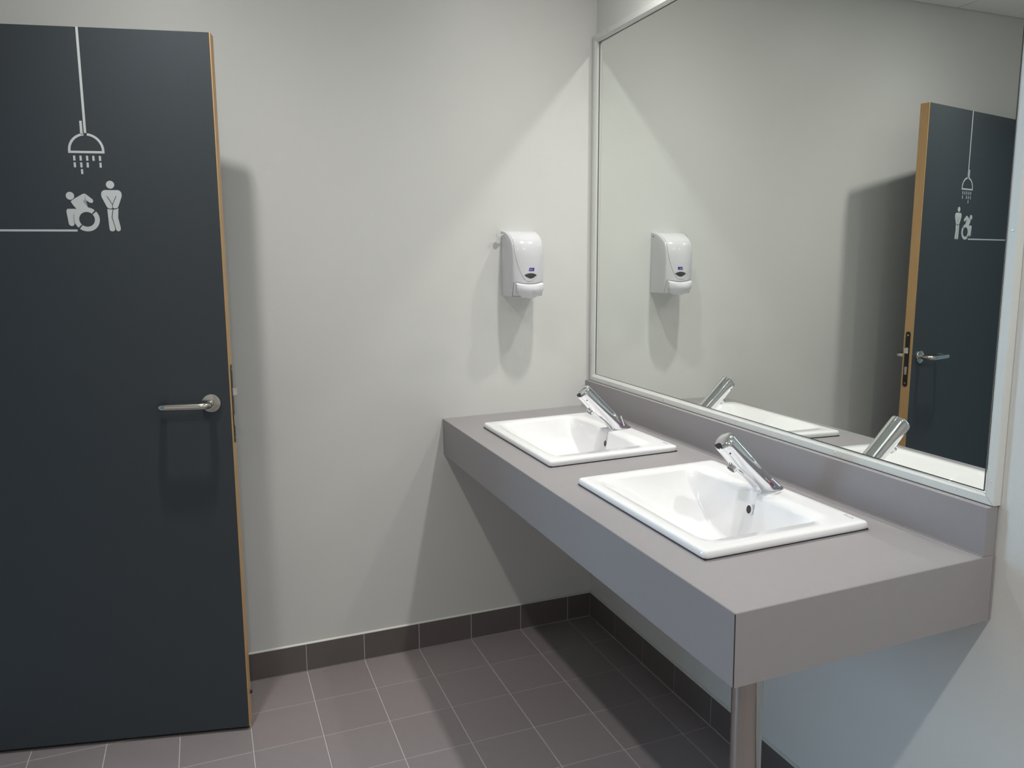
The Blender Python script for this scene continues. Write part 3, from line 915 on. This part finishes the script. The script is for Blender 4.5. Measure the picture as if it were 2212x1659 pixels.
# window: arched top, pointed lower
WXC = 0.0025
def wt(s): x = -0.0235 + 0.047 * s; return (WXC + x, 1.3575 + 0.0062 * (1 - (x / 0.0235) ** 2))
def wb(s): x = -0.0235 + 0.047 * s; return (WXC + x, 1.3572 - 0.0118 * (1 - abs(x / 0.0235) ** 1.7))
patch(wt, wb, 0.0016, 'level_window', M_LENS, disp, label='dark smoky level window')
def lt(s): return (-0.0035 + 0.0200 * s, 1.3818)
def lb(s): return (-0.0055 + 0.0200 * s, 1.3712)
lab = patch(lt, lb, 0.0016, 'blue_label', M_BLUE, disp, label='small blue maker label')
text_mesh('deb', 0.0088, 'label_text', M_WHITEINK, lab, Matrix.Translation((0.003, -dfront(0.003, 1.3762) - 0.0020, 1.3760 - 1.283)) @ Matrix.Rotation(math.radians(90), 4, 'X'))
# recess outline under the lever
bm = bmesh.new()
rec = [(-0.0540, 1.3325), (-0.0560, 1.284), (0.0560, 1.284), (0.0530, 1.3325)]
def dstrip(p, q, w, off):
    r2 = []
    for i in range(9):
        t = i / 8; x = p[0] + (q[0] - p[0]) * t; z = p[1] + (q[1] - p[1]) * t
        d = Vector((q[0] - p[0], q[1] - p[1])).normalized(); nn = Vector((-d.y, d.x)) * w
        r2.append([(x + nn.x * s, -dfront(x + nn.x * s, z + nn.y * s) - off, z + nn.y * s - 1.283) for s in (-0.5, 0.5)])
    grid(bm, r2)
dstrip(rec[0], rec[1], 0.0014, 0.0006)
mobj('recess_line', bm, M_SEAM, disp)
bm = bmesh.new(); dstrip((-0.056, 1.2846), (-0.02, 1.2838), 0.0014, 0.0006)
mobj('recess_line', bm, M_SEAM, disp)
bm = bmesh.new(); dstrip(rec[3], rec[2], 0.0012, 0.0006)
mobj('recess_line', bm, M_SEAM, disp)
# lever
rows = []
LV = [(0.000, 0.0490), (0.12, 0.0500), (0.25, 0.0500), (0.45, 0.0490), (0.62, 0.0455), (0.76, 0.0390), (0.88, 0.0285), (0.96, 0.0160), (1.0, 0.0050)]
for t, hw in LV:
    row = []
    for i in range(25):
        s = -1 + 2 * i / 24; x = s * hw
        z = 1.3318 - 0.0555 * t - 0.0060 * (1 - s * s) * (1 - t) ** 2
        bul = 0.0085 + 0.0200 * math.sin(math.pi * min(1, 0.12 + 0.9 * t)) ** 0.8 * (1 - 0.35 * s * s)
        if t == 0: bul = 0.003
        row.append((WXC - 0.0015 + x, -dfront(x, max(z, 1.2836)) - bul + 0.0015 * s * s, z - 1.283))
    row = [(row[0][0] + 0.001, -0.085, row[0][2] - 0.0)] + row + [(row[-1][0] - 0.001, -0.085, row[-1][2])]
    rows.append(row)
rows.append([(x * 0.7, -0.086, z + 0.002) for x, y, z in rows[-1]])
bm = bmesh.new(); grid(bm, rows)
lv = mobj('push_lever', bm, M_PLASTL, disp, smooth=True, label='curved white push lever')
e = lv.modifiers.new('split', 'EDGE_SPLIT'); e.split_angle = math.radians(40)
# dark line above the lever
bm = bmesh.new(); r2 = []
for i in range(25):
    s = -1 + 2 * i / 24; x = s * 0.0500 + WXC - 0.0015
    z = 1.3332 - 0.0060 * (1 - s * s)
    r2.append([(x, -dfront(x, z) - 0.0012, z - 1.283 - 0.0012), (x, -dfront(x, z) - 0.0012, z - 1.283 + 0.0006)])
grid(bm, r2); mobj('lever_gap', bm, M_SEAM, disp)
# key hole on the side towards the mirror
bm = bmesh.new(); tube(bm, [(0.0585, -0.017, 0.213), (0.0616, -0.017, 0.213)], 0.0026, 12)
mobj('lock_hole', bm, M_BLACK, disp)
# clear plastic key left in the lock
key = empty('dispenser_key', loc=(DCX - 0.061, -0.022, 1.4965), label='small clear plastic key sticking out of the left side of the soap dispenser', cat='key')
bm = bmesh.new(); tube(bm, [(0.002, 0, 0), (-0.009, 0, -0.0006)], 0.0030, 14)
mobj('key_shaft', bm, M_CLEAR, key)
bm = bmesh.new(); tube(bm, [(-0.0170, -0.0030, -0.001), (-0.0170, 0.0006, -0.001)], 0.0094, 24)
mobj('key_bow', bm, M_CLEAR, key)

# ------------------------------------------------------------------ ceiling downlights
for k, (lx, ly) in enumerate(LAMP_POS):
    names = ['over the far basin by the back wall', 'in front of the open door', 'over the near end of the vanity', 'in the middle of the room']
    t = empty('downlight', loc=(lx, ly, ZC), label='round recessed ceiling downlight ' + names[k], cat='ceiling light', group='ceiling downlights')
    bm = bmesh.new(); n = 40
    rows = [[(r * math.cos(2 * math.pi * j / n), r * math.sin(2 * math.pi * j / n), z) for j in range(n)] for r, z in ((0.100, -0.0002), (0.102, -0.003), (0.092, -0.006), (0.080, -0.0012))]
    grid(bm, rows, close_u=True)
    mobj('trim_ring', bm, M_TRIM, t, smooth=True)
